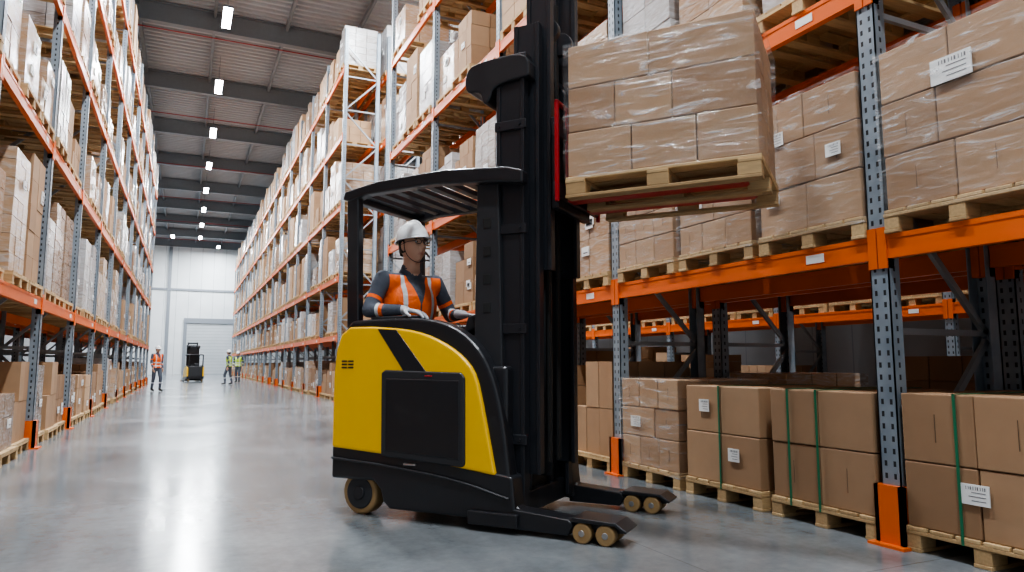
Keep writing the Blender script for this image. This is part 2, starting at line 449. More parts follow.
def box(name, x, y, z, mat, parent=None, bevel=0.006):
    bm = bmesh.new(); bmesh.ops.create_cube(bm, size=1)
    for v in bm.verts:
        v.co = Vector((x[0] + (v.co.x + .5) * (x[1] - x[0]), y[0] + (v.co.y + .5) * (y[1] - y[0]), z[0] + (v.co.z + .5) * (z[1] - z[0])))
    return finish(name, bm, mat, parent, bevel)

def prism(name, poly, y0, y1, mat, parent=None, bevel=0.01, seg=3):
    bm = bmesh.new()
    a = [bm.verts.new((p[0], y0, p[1])) for p in poly]
    b = [bm.verts.new((p[0], y1, p[1])) for p in poly]
    bm.faces.new(a); bm.faces.new(b[::-1])
    n = len(poly)
    for i in range(n): bm.faces.new((a[i], b[i], b[(i + 1) % n], a[(i + 1) % n]))
    return finish(name, bm, mat, parent, bevel, seg=seg)

def smoothpoly(pts, it=1):
    for _ in range(it):
        out = []; n = len(pts)
        for i in range(n):
            p = pts[i]; a = pts[i - 1]; b = pts[(i + 1) % n]
            if len(p) == 3: out.append(p); continue
            out.append((p[0] * .75 + a[0] * .25, p[1] * .75 + a[1] * .25)); out.append((p[0] * .75 + b[0] * .25, p[1] * .75 + b[1] * .25))
        pts = out
    return [(p[0], p[1]) for p in pts]

def add_cyl(bm, p, q, r1, r2=None, seg=24):
    p = Vector(p); q = Vector(q); d = q - p
    M = Matrix.Translation((p + q) / 2) @ d.to_track_quat('Z', 'Y').to_matrix().to_4x4()
    return bmesh.ops.create_cone(bm, cap_ends=True, segments=seg, radius1=r1, radius2=r1 if r2 is None else r2, depth=d.length, matrix=M)

def cyl(name, p, q, r, mat, parent=None, bevel=0.0, r2=None, seg=32):
    bm = bmesh.new(); add_cyl(bm, p, q, r, r2, seg)
    o = finish(name, bm, mat, parent, bevel)
    for f in o.data.polygons: f.use_smooth = len(f.vertices) == 4
    return o

def tube(name, pts, r, mat, parent=None, res=4):
    cu = D.curves.new(name, 'CURVE'); cu.dimensions = '3D'; cu.bevel_depth = r; cu.bevel_resolution = res; cu.use_fill_caps = True
    sp = cu.splines.new('BEZIER'); sp.bezier_points.add(len(pts) - 1)
    for b, p in zip(sp.bezier_points, pts):
        b.co = p; b.handle_left_type = b.handle_right_type = 'AUTO'
    cu.materials.append(mat)
    o = D.objects.new(name, cu); col.objects.link(o)
    if parent: o.parent = parent
    return o

# ------------------------------------------------------------------ reach truck
def build_truck():
    e = D.objects.new('reach_truck', None); col.objects.link(e)
    P = e
    skirt = [(-.24, .25), (-.24, .50), (.5, .46), (1.27, .36), (1.30, .07), (.29, .07), (.235, .12), (.21, .20), (.15, .255)]
    prism('chassis_skirt_near', skirt, -.02, .16, m_black, P, .02)
    prism('chassis_skirt_far', skirt, .99, 1.17, m_black, P, .02)
    prism('chassis_underframe', [(-.22, .28), (-.22, .5), (1.2, .4), (1.2, .12), (.27, .12), (.2, .28)], .15, 1.0, m_char, P, .01)
    cowl = smoothpoly([(-.21, .45, 1), (-.21, 1.41), (.05, 1.425, 1), (.58, 1.43), (.88, 1.33), (1.08, 1.12), (1.19, .78), (1.25, .30, 1)], it=2)
    prism('cowl_near', cowl, .0, .13, m_black, P, .025)
    prism('cowl_far', cowl, 1.02, 1.15, m_black, P, .025)
    yel = smoothpoly([(-.235, .475, 1), (-.235, 1.37), (.10, 1.368, 1), (.50, 1.34), (.80, 1.22), (.99, 1.06), (1.05, .82, 1), (1.15, .36, 1), (.55, .43, 1)], it=2)
    prism('side_panel_near', yel, -.03, .08, m_yellow, P, .018)
    prism('side_panel_far', yel, 1.07, 1.18, m_yellow, P, .018)
    prism('panel_stripe', [(.17, 1.350), (.34, 1.338), (.60, 1.04), (.41, 1.04)], -.034, -.02, m_black, P, .002)
    prism('service_door', [(.23, .44), (.22, 1.03), (.25, 1.05), (.89, 1.035), (.92, 1.0), (.925, .42), (.9, .40)], -.045, -.01, m_char, P, .012)
    prism('service_door_inset', [(.27, .48), (.265, .99), (.88, .98), (.885, .45)], -.05, -.03, m_black, P, .006)
    box('door_handle', (.60, .66), (-.052, -.04), (1.005, 1.014), m_red, P, .003)
    for k in range(3):
        for j in range(2):
            box('vent_slot', (-.155 + .06 * j, -.105 + .06 * j), (-.034, -.02), (1.06 + .024 * k, 1.072 + .024 * k), m_black, P, .002)
    tube('skirt_trim', [(-.23, -.03, .40), (.4, -.035, .36), (.9, -.035, .30), (1.25, -.03, .22)], .009, m_char, P)
    box('door_handle_low', (.42, .52), (-.035, -.015), (.385, .40), m_steel, P, .003)
    box('rear_wall', (-.22, -.04), (.06, 1.09), (.3, 1.36), m_yellow, P, .04)
    box('cab_floor', (-.1, 1.1), (.1, 1.05), (.30, .36), m_rubber, P)
    box('front_bulkhead', (1.02, 1.2), (.05, 1.1), (.12, 1.08), m_black, P, .03)
    prism('console', [(.72, .36), (.70, 1.28), (.78, 1.40), (1.02, 1.34), (1.08, .36)], .42, 1.02, m_char, P, .02)
    prism('control_panel', [(.76, 1.30), (.80, 1.44), (.86, 1.45), (.90, 1.36)], .2, .62, m_char, P, .015)
    cyl('joystick', (.74, .42, 1.3), (.70, .40, 1.46), .014, m_rubber, P)
    cyl('steering_column', (.74, .72, 1.3), (.66, .70, 1.40), .025, m_black, P)
    bm = bmesh.new(); add_cyl(bm, (.635, .67, 1.405), (.62, .665, 1.43), .11, .11, 32); finish('steering_wheel', bm, m_rubber, P, .01)
    box('seat_cushion', (-.05, .42), (.25, .68), (.90, 1.01), m_char, P, .04)
    prism('seat_back', [(-.13, 1.0), (-.17, 1.60), (-.15, 1.64), (-.11, 1.63), (-.05, 1.02)], .30, .66, m_char, P, .02)
    box('armrest', (.05, .46), (.05, .17), (1.42, 1.448), m_char, P, .012)
    guard = [(-.24, 2.37), (-.22, 2.435), (.1, 2.485), (.7, 2.50), (1.2, 2.46), (1.33, 2.42), (1.33, 2.33), (1.1, 2.36), (.6, 2.40), (.0, 2.39), (-.17, 2.35)]
    prism('guard_rail_near', guard, .02, .12, m_black, P, .018)
    prism('guard_rail_far', guard, .95, 1.04, m_black, P, .018)
    for k in range(9):
        x = -.14 + .155 * k
        prism('guard_slat', [(x, 2.40), (x + .01, 2.445), (x + .05, 2.45), (x + .055, 2.41)], .1, .96, m_black, P, .006)
    box('guard_front', (1.16, 1.26), (.1, .96), (2.36, 2.44), m_black, P, .01)
    box('guard_rear', (-.23, -.15), (.1, .96), (2.36, 2.43), m_black, P, .01)
    prism('rear_pillar_near', [(-.17, 1.36), (-.20, 2.40), (-.09, 2.40), (-.06, 1.36)], .03, .10, m_black, P, .012)
    prism('rear_pillar_far', [(-.17, 1.36), (-.20, 2.40), (-.13, 2.40), (-.11, 1.36)], .98, 1.03, m_black, P, .012)
    prism('front_pillar_near', [(.91, 1.2), (.93, 2.40), (1.10, 2.40), (1.14, .9), (1.0, 1.1)], .10, .18, m_char, P, .01)
    for k in range(4):
        box('pillar_slot', (.985, 1.045), (.094, .11), (1.45 + .2 * k, 1.52 + .2 * k), m_rubber, P, .003)
    prism('front_pillar_far', [(.95, 1.2), (.97, 2.42), (1.05, 2.42), (1.09, 1.0)], .96, 1.02, m_black, P, .01)
    o_ = -.05
    def rail(nm, w, s0, s1, z0, z1, th=.06, inward=1):
        s0 += o_; s1 += o_
        box(nm + '_web', (s0 + .01, s1 - .01), (w, w + .018), (z0, z1), m_mast, P, .002)
        for ss in (s0, s1 - .03):
            box(nm + '_flange', (ss, ss + .03), (min(w - .012 * inward, w + inward * th), max(w - .012 * inward, w + inward * th)), (z0, z1), m_mast, P, .004)
    for nm, w, inn in (('outer_rail_near', .14, 1), ('outer_rail_far', .98, -1)):
        rail(nm, w, 1.12, 1.34, .10, 3.28, .07, inn)
    for nm, w, inn in (('middle_rail_near', .22, 1), ('middle_rail_far', .90, -1)):
        rail(nm, w, 1.22, 1.42, .35, 3.56, .06, inn)
    for nm, w, inn in (('inner_rail_near', .29, 1), ('inner_rail_far', .83, -1)):
        rail(nm, w, 1.29, 1.48, 1.75, 4.25, .06, inn)
    for z in (.15, 1.1, 2.2, 3.1):
        box('outer_cross', (1.08, 1.12), (.14, .98), (z, z + .12), m_mast, P, .006)
    for z in (.4, 3.40):
        box('middle_cross', (1.17, 1.21), (.22, .90), (z, z + .14), m_mast, P, .006)
    for z in (1.8, 3.0, 4.1):
        box('inner_cross', (1.25, 1.29), (.29, .83), (z, z + .12), m_mast, P, .006)
    box('mast_top_plate', (1.07, 1.31), (.12, 1.01), (3.26, 3.31), m_mast, P, .01)
    for w in (.36, .76):
        cyl('lift_cylinder', (1.19, w, .15), (1.19, w, 2.4), .045, m_black, P)
        cyl('lift_cylinder_rod', (1.19, w, 2.4), (1.19, w, 3.3), .025, m_steel, P)
    cyl('centre_cylinder', (1.25, .56, .3), (1.25, .56, 2.5), .06, m_black, P)
    for w in (.47, .50, .64, .67):
        box('lift_chain', (1.31, 1.325), (w, w + .02), (.4, 3.9), m_rubber, P, 0)
    for w in (.44, .54, .60, .70):
        tube('hydraulic_hose', [(1.15, w, .3), (1.15, w, 1.5), (1.14, w, 2.6), (1.17, w, 3.3)], .012, m_rubber, P)
    box('mast_back_plate', (1.05, 1.075), (.16, .96), (.1, 3.1), m_black, P, .01)
    for z in (.55, 1.3, 2.0, 2.75):
        box('mast_bracket', (1.06, 1.31), (.118, .14), (z, z + .07), m_mast, P, .006)
        for s in (1.10, 1.26):
            cyl('bracket_bolt', (s, .108, z + .035), (s, .12, z + .035), .010, m_mast, P, seg=6)
    hood = smoothpoly([(.82, 3.07), (.82, 3.26), (.98, 3.30), (1.34, 3.30), (1.34, 3.12, 1), (1.06, 3.10), (1.02, 2.97), (.97, 2.97), (.95, 3.07)], it=2)
    prism('mast_head_hood', hood, .10, .30, m_black, P, .02)
    prism('mast_head_hood_far', hood, .78, .96, m_black, P, .02)
    cyl('pulley', (1.35, .40, 3.58), (1.35, .46, 3.58), .09, m_mast, P, .005)
    cyl('pulley_far', (1.35, .66, 3.58), (1.35, .72, 3.58), .09, m_mast, P, .005)
    box('carriage_plate', (1.44, 1.50), (.26, .88), (2.18, 2.85), m_mast, P, .01)
    for z in (2.24, 2.66):
        box('carriage_bar', (1.50, 1.545), (.14, .98), (z, z + .1), m_mast, P, .01)
    for w in (.13, .95):
        box('backrest_post', (1.52, 1.55), (w, w + .03), (2.20, 2.92), m_red, P, .008)
    box('backrest_top', (1.52, 1.55), (.13, .98), (2.89, 2.92), m_red, P, .008)
    for w in (.30, .52, .74):
        box('backrest_bar', (1.53, 1.55), (w, w + .02), (2.3, 2.9), m_red, P, .004)
    for w in (.30, .68):
        box('fork_shank', (1.55, 1.60), (w, w + .12), (2.225, 2.80), m_red, P, .01)
        prism('fork_blade', [(1.55, 2.226), (1.55, 2.27), (1.9, 2.268), (2.74, 2.25), (2.76, 2.24), (2.74, 2.226)], w, w + .12, m_red, P, .004)
    for nm, w0, w1 in (('near', -.02, .14), ('far', 1.01, 1.17)):
        prism('straddle_leg_' + nm, [(1.0, .06), (1.0, .26), (1.22, .22), (1.32, .15), (1.62, .13), (1.72, .145), (2.00, .125), (2.03, .09), (2.0, .07), (1.55, .045), (1.5, .04)], w0 + .03, w1 - .03, m_black, P, .012)
        prism('leg_side_' + nm, [(1.25, .03), (1.25, .16), (1.66, .13), (1.70, .10), (1.66, .03)], w0, w1, m_black, P, .012)
        for s in (1.76, 1.91):
            cyl('load_wheel_' + nm, (s, w0 - .03, .062), (s, w0 + .04, .062), .062, m_tan, P, .01)
            cyl('wheel_hub_' + nm, (s, w0 - .034, .062), (s, w0 - .02, .062), .02, m_steel, P, .004)
            cyl('load_wheel_in_' + nm, (s, w1 - .04, .062), (s, w1 + .03, .062), .062, m_tan, P, .01)
            cyl('axle_' + nm, (s, w0 - .03, .062), (s, w1 + .03, .062), .012, m_steel, P)
        prism('wheel_guard_' + nm, [(1.68, .125), (1.70, .155), (1.98, .145), (2.05, .10), (2.04, .085), (1.97, .125)], w0 - .035, w1 + .035, m_black, P, .006)
    box('leg_step', (.95, 1.32), (-.05, .0), (.04, .13), m_black, P, .01)
    box('front_crossmember', (1.12, 1.24), (.1, 1.05), (.07, .22), m_black, P, .01)
    cyl('rear_wheel_near', (.0, .02, .155), (.0, .14, .155), .155, m_tan, P, .02)
    cyl('rear_wheel_rim', (.0, .012, .155), (.0, .15, .155), .115, m_char, P, .01)
    cyl('rear_wheel_hub', (.0, .0, .155), (.0, .05, .155), .05, m_black, P, .01)
    cyl('rear_wheel_far', (.0, .95, .155), (.0, 1.07, .155), .155, m_tan, P, .02)
    return e

truck = build_truck()
TA = math.atan2(-.783, .622)
truck.location = (1.19, 5.24, 0); truck.rotation_euler = (0, 0, TA)

A = Vector((.622, -.783, 0)); Lw = Vector((.783, .622, 0)); O0 = Vector((1.19, 5.24, 0))
def tw(s, w, z): return O0 + A * s + Lw * w + Vector((0, 0, z))
held = hero_load(tw(1.615, .55, 2.2), TA, 1.26, 0.92, [[0, .36, .70, 1], [0, .27, .58, 1], [0, .46, 1]], [e2, e3], [0.31, 0.31, 0.30], 31, wrap=True, name='lifted_carton_pallet', tc=.65, wz=.13)

def copy_tree(src, name):
    e = D.objects.new(name, None); col.objects.link(e)
    for c in src.children:
        if any(k in c.name for k in ('fork', 'backrest', 'inner_', 'carriage', 'pulley', 'chain')): continue
        n = c.copy(); col.objects.link(n); n.parent = e
        if 'rear_wall' in c.name:
            n.data = c.data.copy(); n.data.materials[0] = m_char
    return e
t2 = copy_tree(truck, 'reach_truck')
t2.location = (1.0, 46, 0); t2.rotation_euler = (0, 0, math.radians(100)); t2.scale = (.80, .80, .66)

# ------------------------------------------------------------------ people
def eval_mesh(o):
    dg = bpy.context.evaluated_depsgraph_get(); dg.update()
    return D.meshes.new_from_object(o.evaluated_get(dg))

def add_sphere(bm, c, r, scale=(1, 1, 1), rot=None, u=20, v=14):
    M = Matrix.Translation(Vector(c)) @ (rot.to_4x4() if rot else Matrix.Identity(4)) @ Matrix.Diagonal((*scale, 1))
    bmesh.ops.create_uvsphere(bm, u_segments=u, v_segments=v, radius=r, matrix=M)

def capsule(bm, p, q, r1, r2, seg=18):
    add_cyl(bm, p, q, r1, r2, seg)
    add_sphere(bm, p, r1); add_sphere(bm, q, r2)

def remeshed(name, bm, voxel, smooth, parent, mats):
    me = D.meshes.new(name); bm.to_mesh(me); bm.free()
    o = D.objects.new(name, me); col.objects.link(o)
    r = o.modifiers.new('r', 'REMESH'); r.mode = 'VOXEL'; r.voxel_size = voxel
    s = o.modifiers.new('s', 'SMOOTH'); s.iterations = smooth; s.factor = 0.6
    m2 = eval_mesh(o)
    o.modifiers.clear(); o.data = m2; D.meshes.remove(me); m2.name = name
    m2.materials.clear()
    for m in mats: m2.materials.append(m)
    for p in m2.polygons: p.use_smooth = True
    o.parent = parent
    return o

def torso_parts(bm, J, K, infl=0.0):
    pe, ch, nk = J['pelvis'], J['chest'], J['neck']
    sl, sr = J['shoL'], J['shoR']
    g = infl
    add_sphere(bm, pe, 1, (.125 * K + g, .165 * K + g, .12 * K + g))
    wa = pe.lerp(ch, .5)
    add_sphere(bm, wa, 1, (.115 * K + g, .15 * K + g, .15 * K + g))
    add_sphere(bm, ch, 1, (.13 * K + g, .172 * K + g, .17 * K + g))
    capsule(bm, sl.lerp(ch, .12), sr.lerp(ch, .12), .064 * K + g, .064 * K + g)
    capsule(bm, ch + Vector((0, 0, .08 * K)), nk - Vector((0, 0, .03 * K)), .09 * K + g, .060 * K + g * .5)

def hand(parent, wrist, fwd, nrm, K, mirror, mat, curl=0.5, voxel=.0035):
    fwd = fwd.normalized(); nrm = (nrm - fwd * nrm.dot(fwd)).normalized(); side = fwd.cross(nrm) * mirror
    bm = bmesh.new()
    lens = [(.040, .024, .020), (.045, .028, .022), (.042, .026, .021), (.033, .020, .018)]
    for i in range(4):
        off = (1.5 - i) * .021
        kn = wrist + (fwd * (.092 - .004 * abs(i - 1)) + side * off) * K
        capsule(bm, wrist + (fwd * .01 + side * off * .6) * K, kn, .015 * K, .0115 * K, 12)
        p = kn; ang = 0; spread = (1.5 - i) * .05
        for j, l in enumerate(lens[i]):
            ang += curl * (.6, .8, .6)[j]
            d = (fwd * math.cos(ang) + nrm * math.sin(ang) + side * spread).normalized()
            q = p + d * l * K
            capsule(bm, p, q, (.0100 - .0007 * j) * K, (.0093 - .0007 * j) * K, 12); p = q
    p = wrist + (fwd * .03 + side * .028) * K
    d = (fwd * .6 + side * .75 + nrm * .3).normalized()
    for l, r in ((.04, .013), (.032, .0105), (.026, .0095)):
        q = p + d * l * K; capsule(bm, p, q, r * K, (r - .001) * K, 12); p = q
        d = (d + fwd * .35 + nrm * .25 * curl - side * .1).normalized()
    capsule(bm, wrist - fwd * .03 * K, wrist + fwd * .015 * K, .030 * K, .026 * K)
    return remeshed('hand', bm, voxel * K, 2, parent, [mat])

def head(parent, c, yaw, pitch, K, glasses=True, helmet=True):
    h = D.objects.new('head', None); col.objects.link(h); h.parent = parent
    h.location = c; h.rotation_euler = Euler((0, -pitch, yaw)); h.scale = (K, K, K)
    bm = bmesh.new(); bmesh.ops.create_uvsphere(bm, u_segments=96, v_segments=72, radius=1, matrix=Matrix.Rotation(math.pi / 96, 4, 'Z'))
    lipl = bm.verts.layers.float.new('lip')
    G = lambda v, s: math.exp(-(v / s) ** 2)
    for v in bm.verts:
        x, y, z = v.co
        X, Y, Z = .098 * x, .077 * y, .122 * z
        if z < 0:
            Y *= 1 - .30 * (-z) ** 1.8
            if x < 0: X *= 1 - .45 * (-z)
            else: X *= 1 + .05 * (-z)
        if x > 0:
            X += .026 * G(y, .14) * G(z + .20, .15) + .010 * G(y, .11) * G(z - .08, .18)
            X += .006 * (G(y - .14, .08) + G(y + .14, .08)) * G(z + .25, .08)
            X -= .011 * (G(y - .40, .17) + G(y + .40, .17)) * G(z - .10, .12)
            X += .007 * G(z - .29, .09) * G(y, .6)
            X += .007 * G(y, .24) * (G(z + .50, .050) + G(z + .60, .055))
            X -= .004 * G(y, .25) * G(z + .55, .025)
            X += .010 * G(y, .3) * G(z + .86, .14)
            X += .006 * (G(y - .55, .2) + G(y + .55, .2)) * G(z + .15, .2)
            v[lipl] = .8 * math.exp(-(Y / .021) ** 4) * math.exp(-((Z + .067) / .0085) ** 4)
        v.co = (X, Y, Z)
    finish('face', bm, [m_skin], h, smooth=True)
    bm = bmesh.new(); capsule(bm, (-.02, 0, -.07), (-.03, 0, -.19), .055, .060); finish('neck', bm, m_skin, h, smooth=True)
    for sy in (1, -1):
        bm = bmesh.new(); add_sphere(bm, (.0725, sy * .030, .012), 1, (.0135, .0145, .0095)); finish('eyeball', bm, m_eyew, h, smooth=True)
        bm = bmesh.new(); add_sphere(bm, (.0815, sy * .030, .012), .0062); finish('iris', bm, m_eyed, h, smooth=True)
        bm = bmesh.new(); capsule(bm, (.090, sy * .014, .031), (.082, sy * .048, .034), .0038, .0028); finish('eyebrow', bm, m_hair, h, smooth=True)
        bm = bmesh.new(); add_sphere(bm, (-.005, sy * .078, -.002), 1, (.018, .008, .032)); add_sphere(bm, (-.0, sy * .076, -.028), 1, (.010, .007, .012)); finish('ear', bm, m_skin, h, smooth=True)
    bm = bmesh.new(); bmesh.ops.create_uvsphere(bm, u_segments=40, v_segments=30, radius=1)
    for v in bm.verts:
        x, y, z = v.co; v.co = (.104 * x - .004, .082 * y, .126 * z + .003)
    kill = [v for v in bm.verts if (v.co.z < .055 and v.co.x > .015) or v.co.z < -.05 or (v.co.z < .06 and v.co.x > .05)]
    bmesh.ops.delete(bm, geom=kill, context='VERTS'); finish('hair', bm, m_hair, h, smooth=True)
    if helmet:
        bm = bmesh.new(); bmesh.ops.create_uvsphere(bm, u_segments=48, v_segments=32, radius=1)
        for v in bm.verts:
            x, y, z = v.co
            r = 1 + .03 * math.exp(-(y / .12) ** 2) * (z > 0)
            v.co = (.124 * x, .102 * y, max(z, -0.12) * .122 * r + .050)
        kill = [f for f in bm.faces if f.calc_center_median().z < .038]
        bmesh.ops.delete(bm, geom=kill, context='FACES')
        o = finish('hard_hat', bm, m_helmet, h, smooth=True); md = o.modifiers.new('s', 'SOLIDIFY'); md.thickness = .004
        bm = bmesh.new(); n = 48; inner = []; outer = []
        for i in range(n):
            a = 2 * math.pi * i / n; cx, cy = math.cos(a), math.sin(a)
            ext = .010 + .032 * max(0, cx) ** 2
            inner.append(bm.verts.new((.121 * cx, .099 * cy, .046)))
            outer.append(bm.verts.new(((.124 + ext) * cx, (.102 + ext * .6) * cy, .038 - .008 * max(0, cx))))
        for i in range(n): bm.faces.new((inner[i], inner[(i + 1) % n], outer[(i + 1) % n], outer[i]))
        o = finish('hat_brim', bm, m_helmet, h, smooth=True); md = o.modifiers.new('s', 'SOLIDIFY'); md.thickness = .006
        tube('hat_ridge', [(.112, 0, .095), (.085, 0, .143), (.0, 0, .175), (-.085, 0, .143), (-.118, 0, .085)], .008, m_helmet, h)
        tube('hat_strap', [(.02, .086, .04), (.015, .078, -.04), (.045, .052, -.105), (.06, 0, -.122), (.045, -.052, -.105), (.015, -.078, -.04), (.02, -.086, .04)], .0022, m_glass, h)
    if glasses:
        for sy in (1, -1):
            pts = [(.104 - .010 * max(0, math.cos(a)), sy * (.032 + .023 * math.cos(a)), .010 + .016 * math.sin(a)) for a in [2 * math.pi * k / 8 for k in range(9)]]
            tube('lens_rim', pts, .0021, m_glass, h)
            tube('temple_arm', [(.092, sy * .056, .014), (.04, sy * .082, .014), (-.01, sy * .086, .008)], .0021, m_glass, h)
        tube('glasses_bridge', [(.104, .010, .013), (.110, 0, .016), (.104, -.010, .013)], .0021, m_glass, h)
    return h

def figure(parent, J, K, vcol, gloves, yaw, pitch, voxel=.010, hvox=.0035, hf=None, KH=None):
    J = {k: Vector(v) for k, v in J.items()}
    bm = bmesh.new()
    torso_parts(bm, J, K)
    for S in 'LR':
        capsule(bm, J['sho' + S], J['elb' + S], .056 * K, .047 * K)
        capsule(bm, J['elb' + S], J['wri' + S], .046 * K, .034 * K)
        capsule(bm, J['hip' + S], J['kne' + S], .092 * K, .065 * K)
        capsule(bm, J['kne' + S], J['ank' + S], .064 * K, .048 * K)
        f = J['toe' + S]
        capsule(bm, J['ank' + S] + Vector((0, 0, -.03 * K)), f, .045 * K, .038 * K)
    o = remeshed('body', bm, voxel * K, 6, parent, [mat_jacket(vcol), m_navy, m_boot, m_refl])
    def segd(p, a, b):
        t = max(0, min(1, (p - a).dot(b - a) / (b - a).length_squared)); return (p - a.lerp(b, t)).length, t
    at = o.data.attributes.new('arm', 'FLOAT', 'POINT'); vals = []
    for v in o.data.vertices:
        c = Vector(v.co); best = (9, 0)
        for S in 'LR':
            d, t = segd(c, J['sho' + S], J['elb' + S])
            if d < best[0]: best = (d, min(t, .98))
            d, t = segd(c, J['elb' + S], J['wri' + S])
            if d < best[0]: best = (d, 1 + t)
        vals.append(best[1] if best[0] < .085 * K else 0.0)
    at.data.foreach_set('value', vals)
    for f in o.data.polygons:
        c = Vector(f.center); best = (9, 0, 0)
        for S in 'LR':
            for nm, a, b in (('leg', 'hip', 'kne'), ('shin', 'kne', 'ank'), ('foot', 'ank', 'toe'), ('ua', 'sho', 'elb'), ('fa', 'elb', 'wri')):
                d, t = segd(c, J[a + S], J[b + S])
                if d < best[0]: best = (d, nm, t)
        d, nm, t = best
        if nm in ('leg', 'shin'): f.material_index = 1
        if nm == 'shin' and .35 < t < .45: f.material_index = 3
        if nm == 'foot': f.material_index = 2
    pe, ch, nk = J['pelvis'], J['chest'], J['neck']
    bm = bmesh.new(); torso_parts(bm, J, K, .016 * K)
    v = remeshed('hi_vis_vest', bm, voxel * K * .8, 6, parent, [mat_vest(vcol, pe.z, ch.z, nk.z, ch.x, ch.y, K)])
    bm = bmesh.new(); bm.from_mesh(v.data)
    for co_, no_ in (((0, ch.y + .185 * K, 0), (0, 1, 0)), ((0, ch.y - .185 * K, 0), (0, -1, 0)), ((0, 0, pe.z - .12 * (ch.z - pe.z)), (0, 0, -1)), ((0, 0, nk.z - .055 * K), (0, 0, 1))):
        bmesh.ops.bisect_plane(bm, geom=bm.verts[:] + bm.edges[:] + bm.faces[:], plane_co=co_, plane_no=no_, clear_outer=True)
    bm.to_mesh(v.data); bm.free()
    for S, mir in (('L', 1), ('R', -1)):
        w = J['wri' + S]; d = (w - J['elb' + S])
        fw, nr, cu = (hf or {}).get(S, (d, Vector((0, -mir * 1.0, 0)), .45))
        hand(parent, w + d.normalized() * .02 * K, Vector(fw), Vector(nr), K, mir, gloves, cu, hvox)
    bm = bmesh.new(); capsule(bm, nk + Vector((-.01, 0, -.07)), nk + Vector((0, 0, -.01)), .078 * K, .062 * K)
    finish('collar', bm, m_navy, parent, smooth=True)
    head(parent, J['head'], yaw, pitch, KH or K)

op = D.objects.new('forklift_operator', None); col.objects.link(op)
OY = math.radians(-24); PS, PW = .10, .45
op.location = tw(PS, PW, 0); op.rotation_euler = (0, 0, TA + OY)
def of(s, w, z):
    a, b = s - PS, w - PW; c, sn = math.cos(-OY), math.sin(-OY)
    return (a * c - b * sn, a * sn + b * c, z)
K = 1.27
J = dict(pelvis=(0, 0, 1.12), chest=(.02, 0, 1.56), neck=(.03, 0, 1.855), head=(.055, 0, 2.03),
         shoL=(.02, .24, 1.755), shoR=(.02, -.24, 1.755), elbL=of(.30, .78, 1.49), wriL=of(.48, .64, 1.485),
         elbR=of(.0, .085, 1.50), wriR=of(.27, .11, 1.495),
         hipL=of(.14, .56, 1.10), hipR=of(.10, .34, 1.10), kneL=of(.55, .60, 1.10), kneR=of(.53, .32, 1.10),
         ankL=of(.55, .60, .50), ankR=of(.53, .32, .50), toeL=of(.70, .60, .42), toeR=of(.68, .32, .42))
v1 = Vector(of(PS + 1, PW - .1, 0)); v2 = Vector(of(PS + 1, PW + .05, 0))
figure(op, J, K, ORANGE, m_glove, math.radians(8), math.radians(7), KH=1.20,
       hf={'L': ((v1.x, v1.y, -.12), (0, 0, -1), .5), 'R': ((v2.x, v2.y, -.12), (0, 0, -1), .35)})

def worker(name, loc, yaw, vcol, phase):
    e = D.objects.new(name, None); col.objects.link(e); e.location = loc; e.rotation_euler = (0, 0, yaw)
    a = .18 * phase
    J = dict(pelvis=(0, 0, .95), chest=(.01, 0, 1.27), neck=(.01, 0, 1.50), head=(.03, 0, 1.62),
             shoL=(0, .19, 1.42), shoR=(0, -.19, 1.42), elbL=(-.05 - a * .5, .24, 1.14), elbR=(-.03 + a * .5, -.24, 1.14),
             wriL=(.05 - a, .25, .90), wriR=(.08 + a, -.25, .91), hipL=(0, .09, .92), hipR=(0, -.09, .92),
             kneL=(.05 + a, .10, .50), kneR=(.03 - a * .6, -.10, .50), ankL=(a * 1.1, .10, .09), ankR=(-a * 1.4, -.10, .10),
             toeL=(a * 1.1 + .17, .11, .042), toeR=(-a * 1.4 + .17, -.11, .042))
    figure(e, J, 1.0, vcol, m_skin, 0, 0, voxel=.016, hvox=.006)
worker('warehouse_worker', (-1.0, 31.0, 0), math.radians(-60), ORANGE, .5)
worker('warehouse_worker', (2.05, 39.0, 0), math.radians(150), LIME, .6)
worker('warehouse_worker', (2.75, 43.0, 0), math.radians(-110), LIME, .3)

# ------------------------------------------------------------------ building shell
XL, XR, YB, YF, ZC = -8.0, 13.5, -9.0, 76.0, 13.3

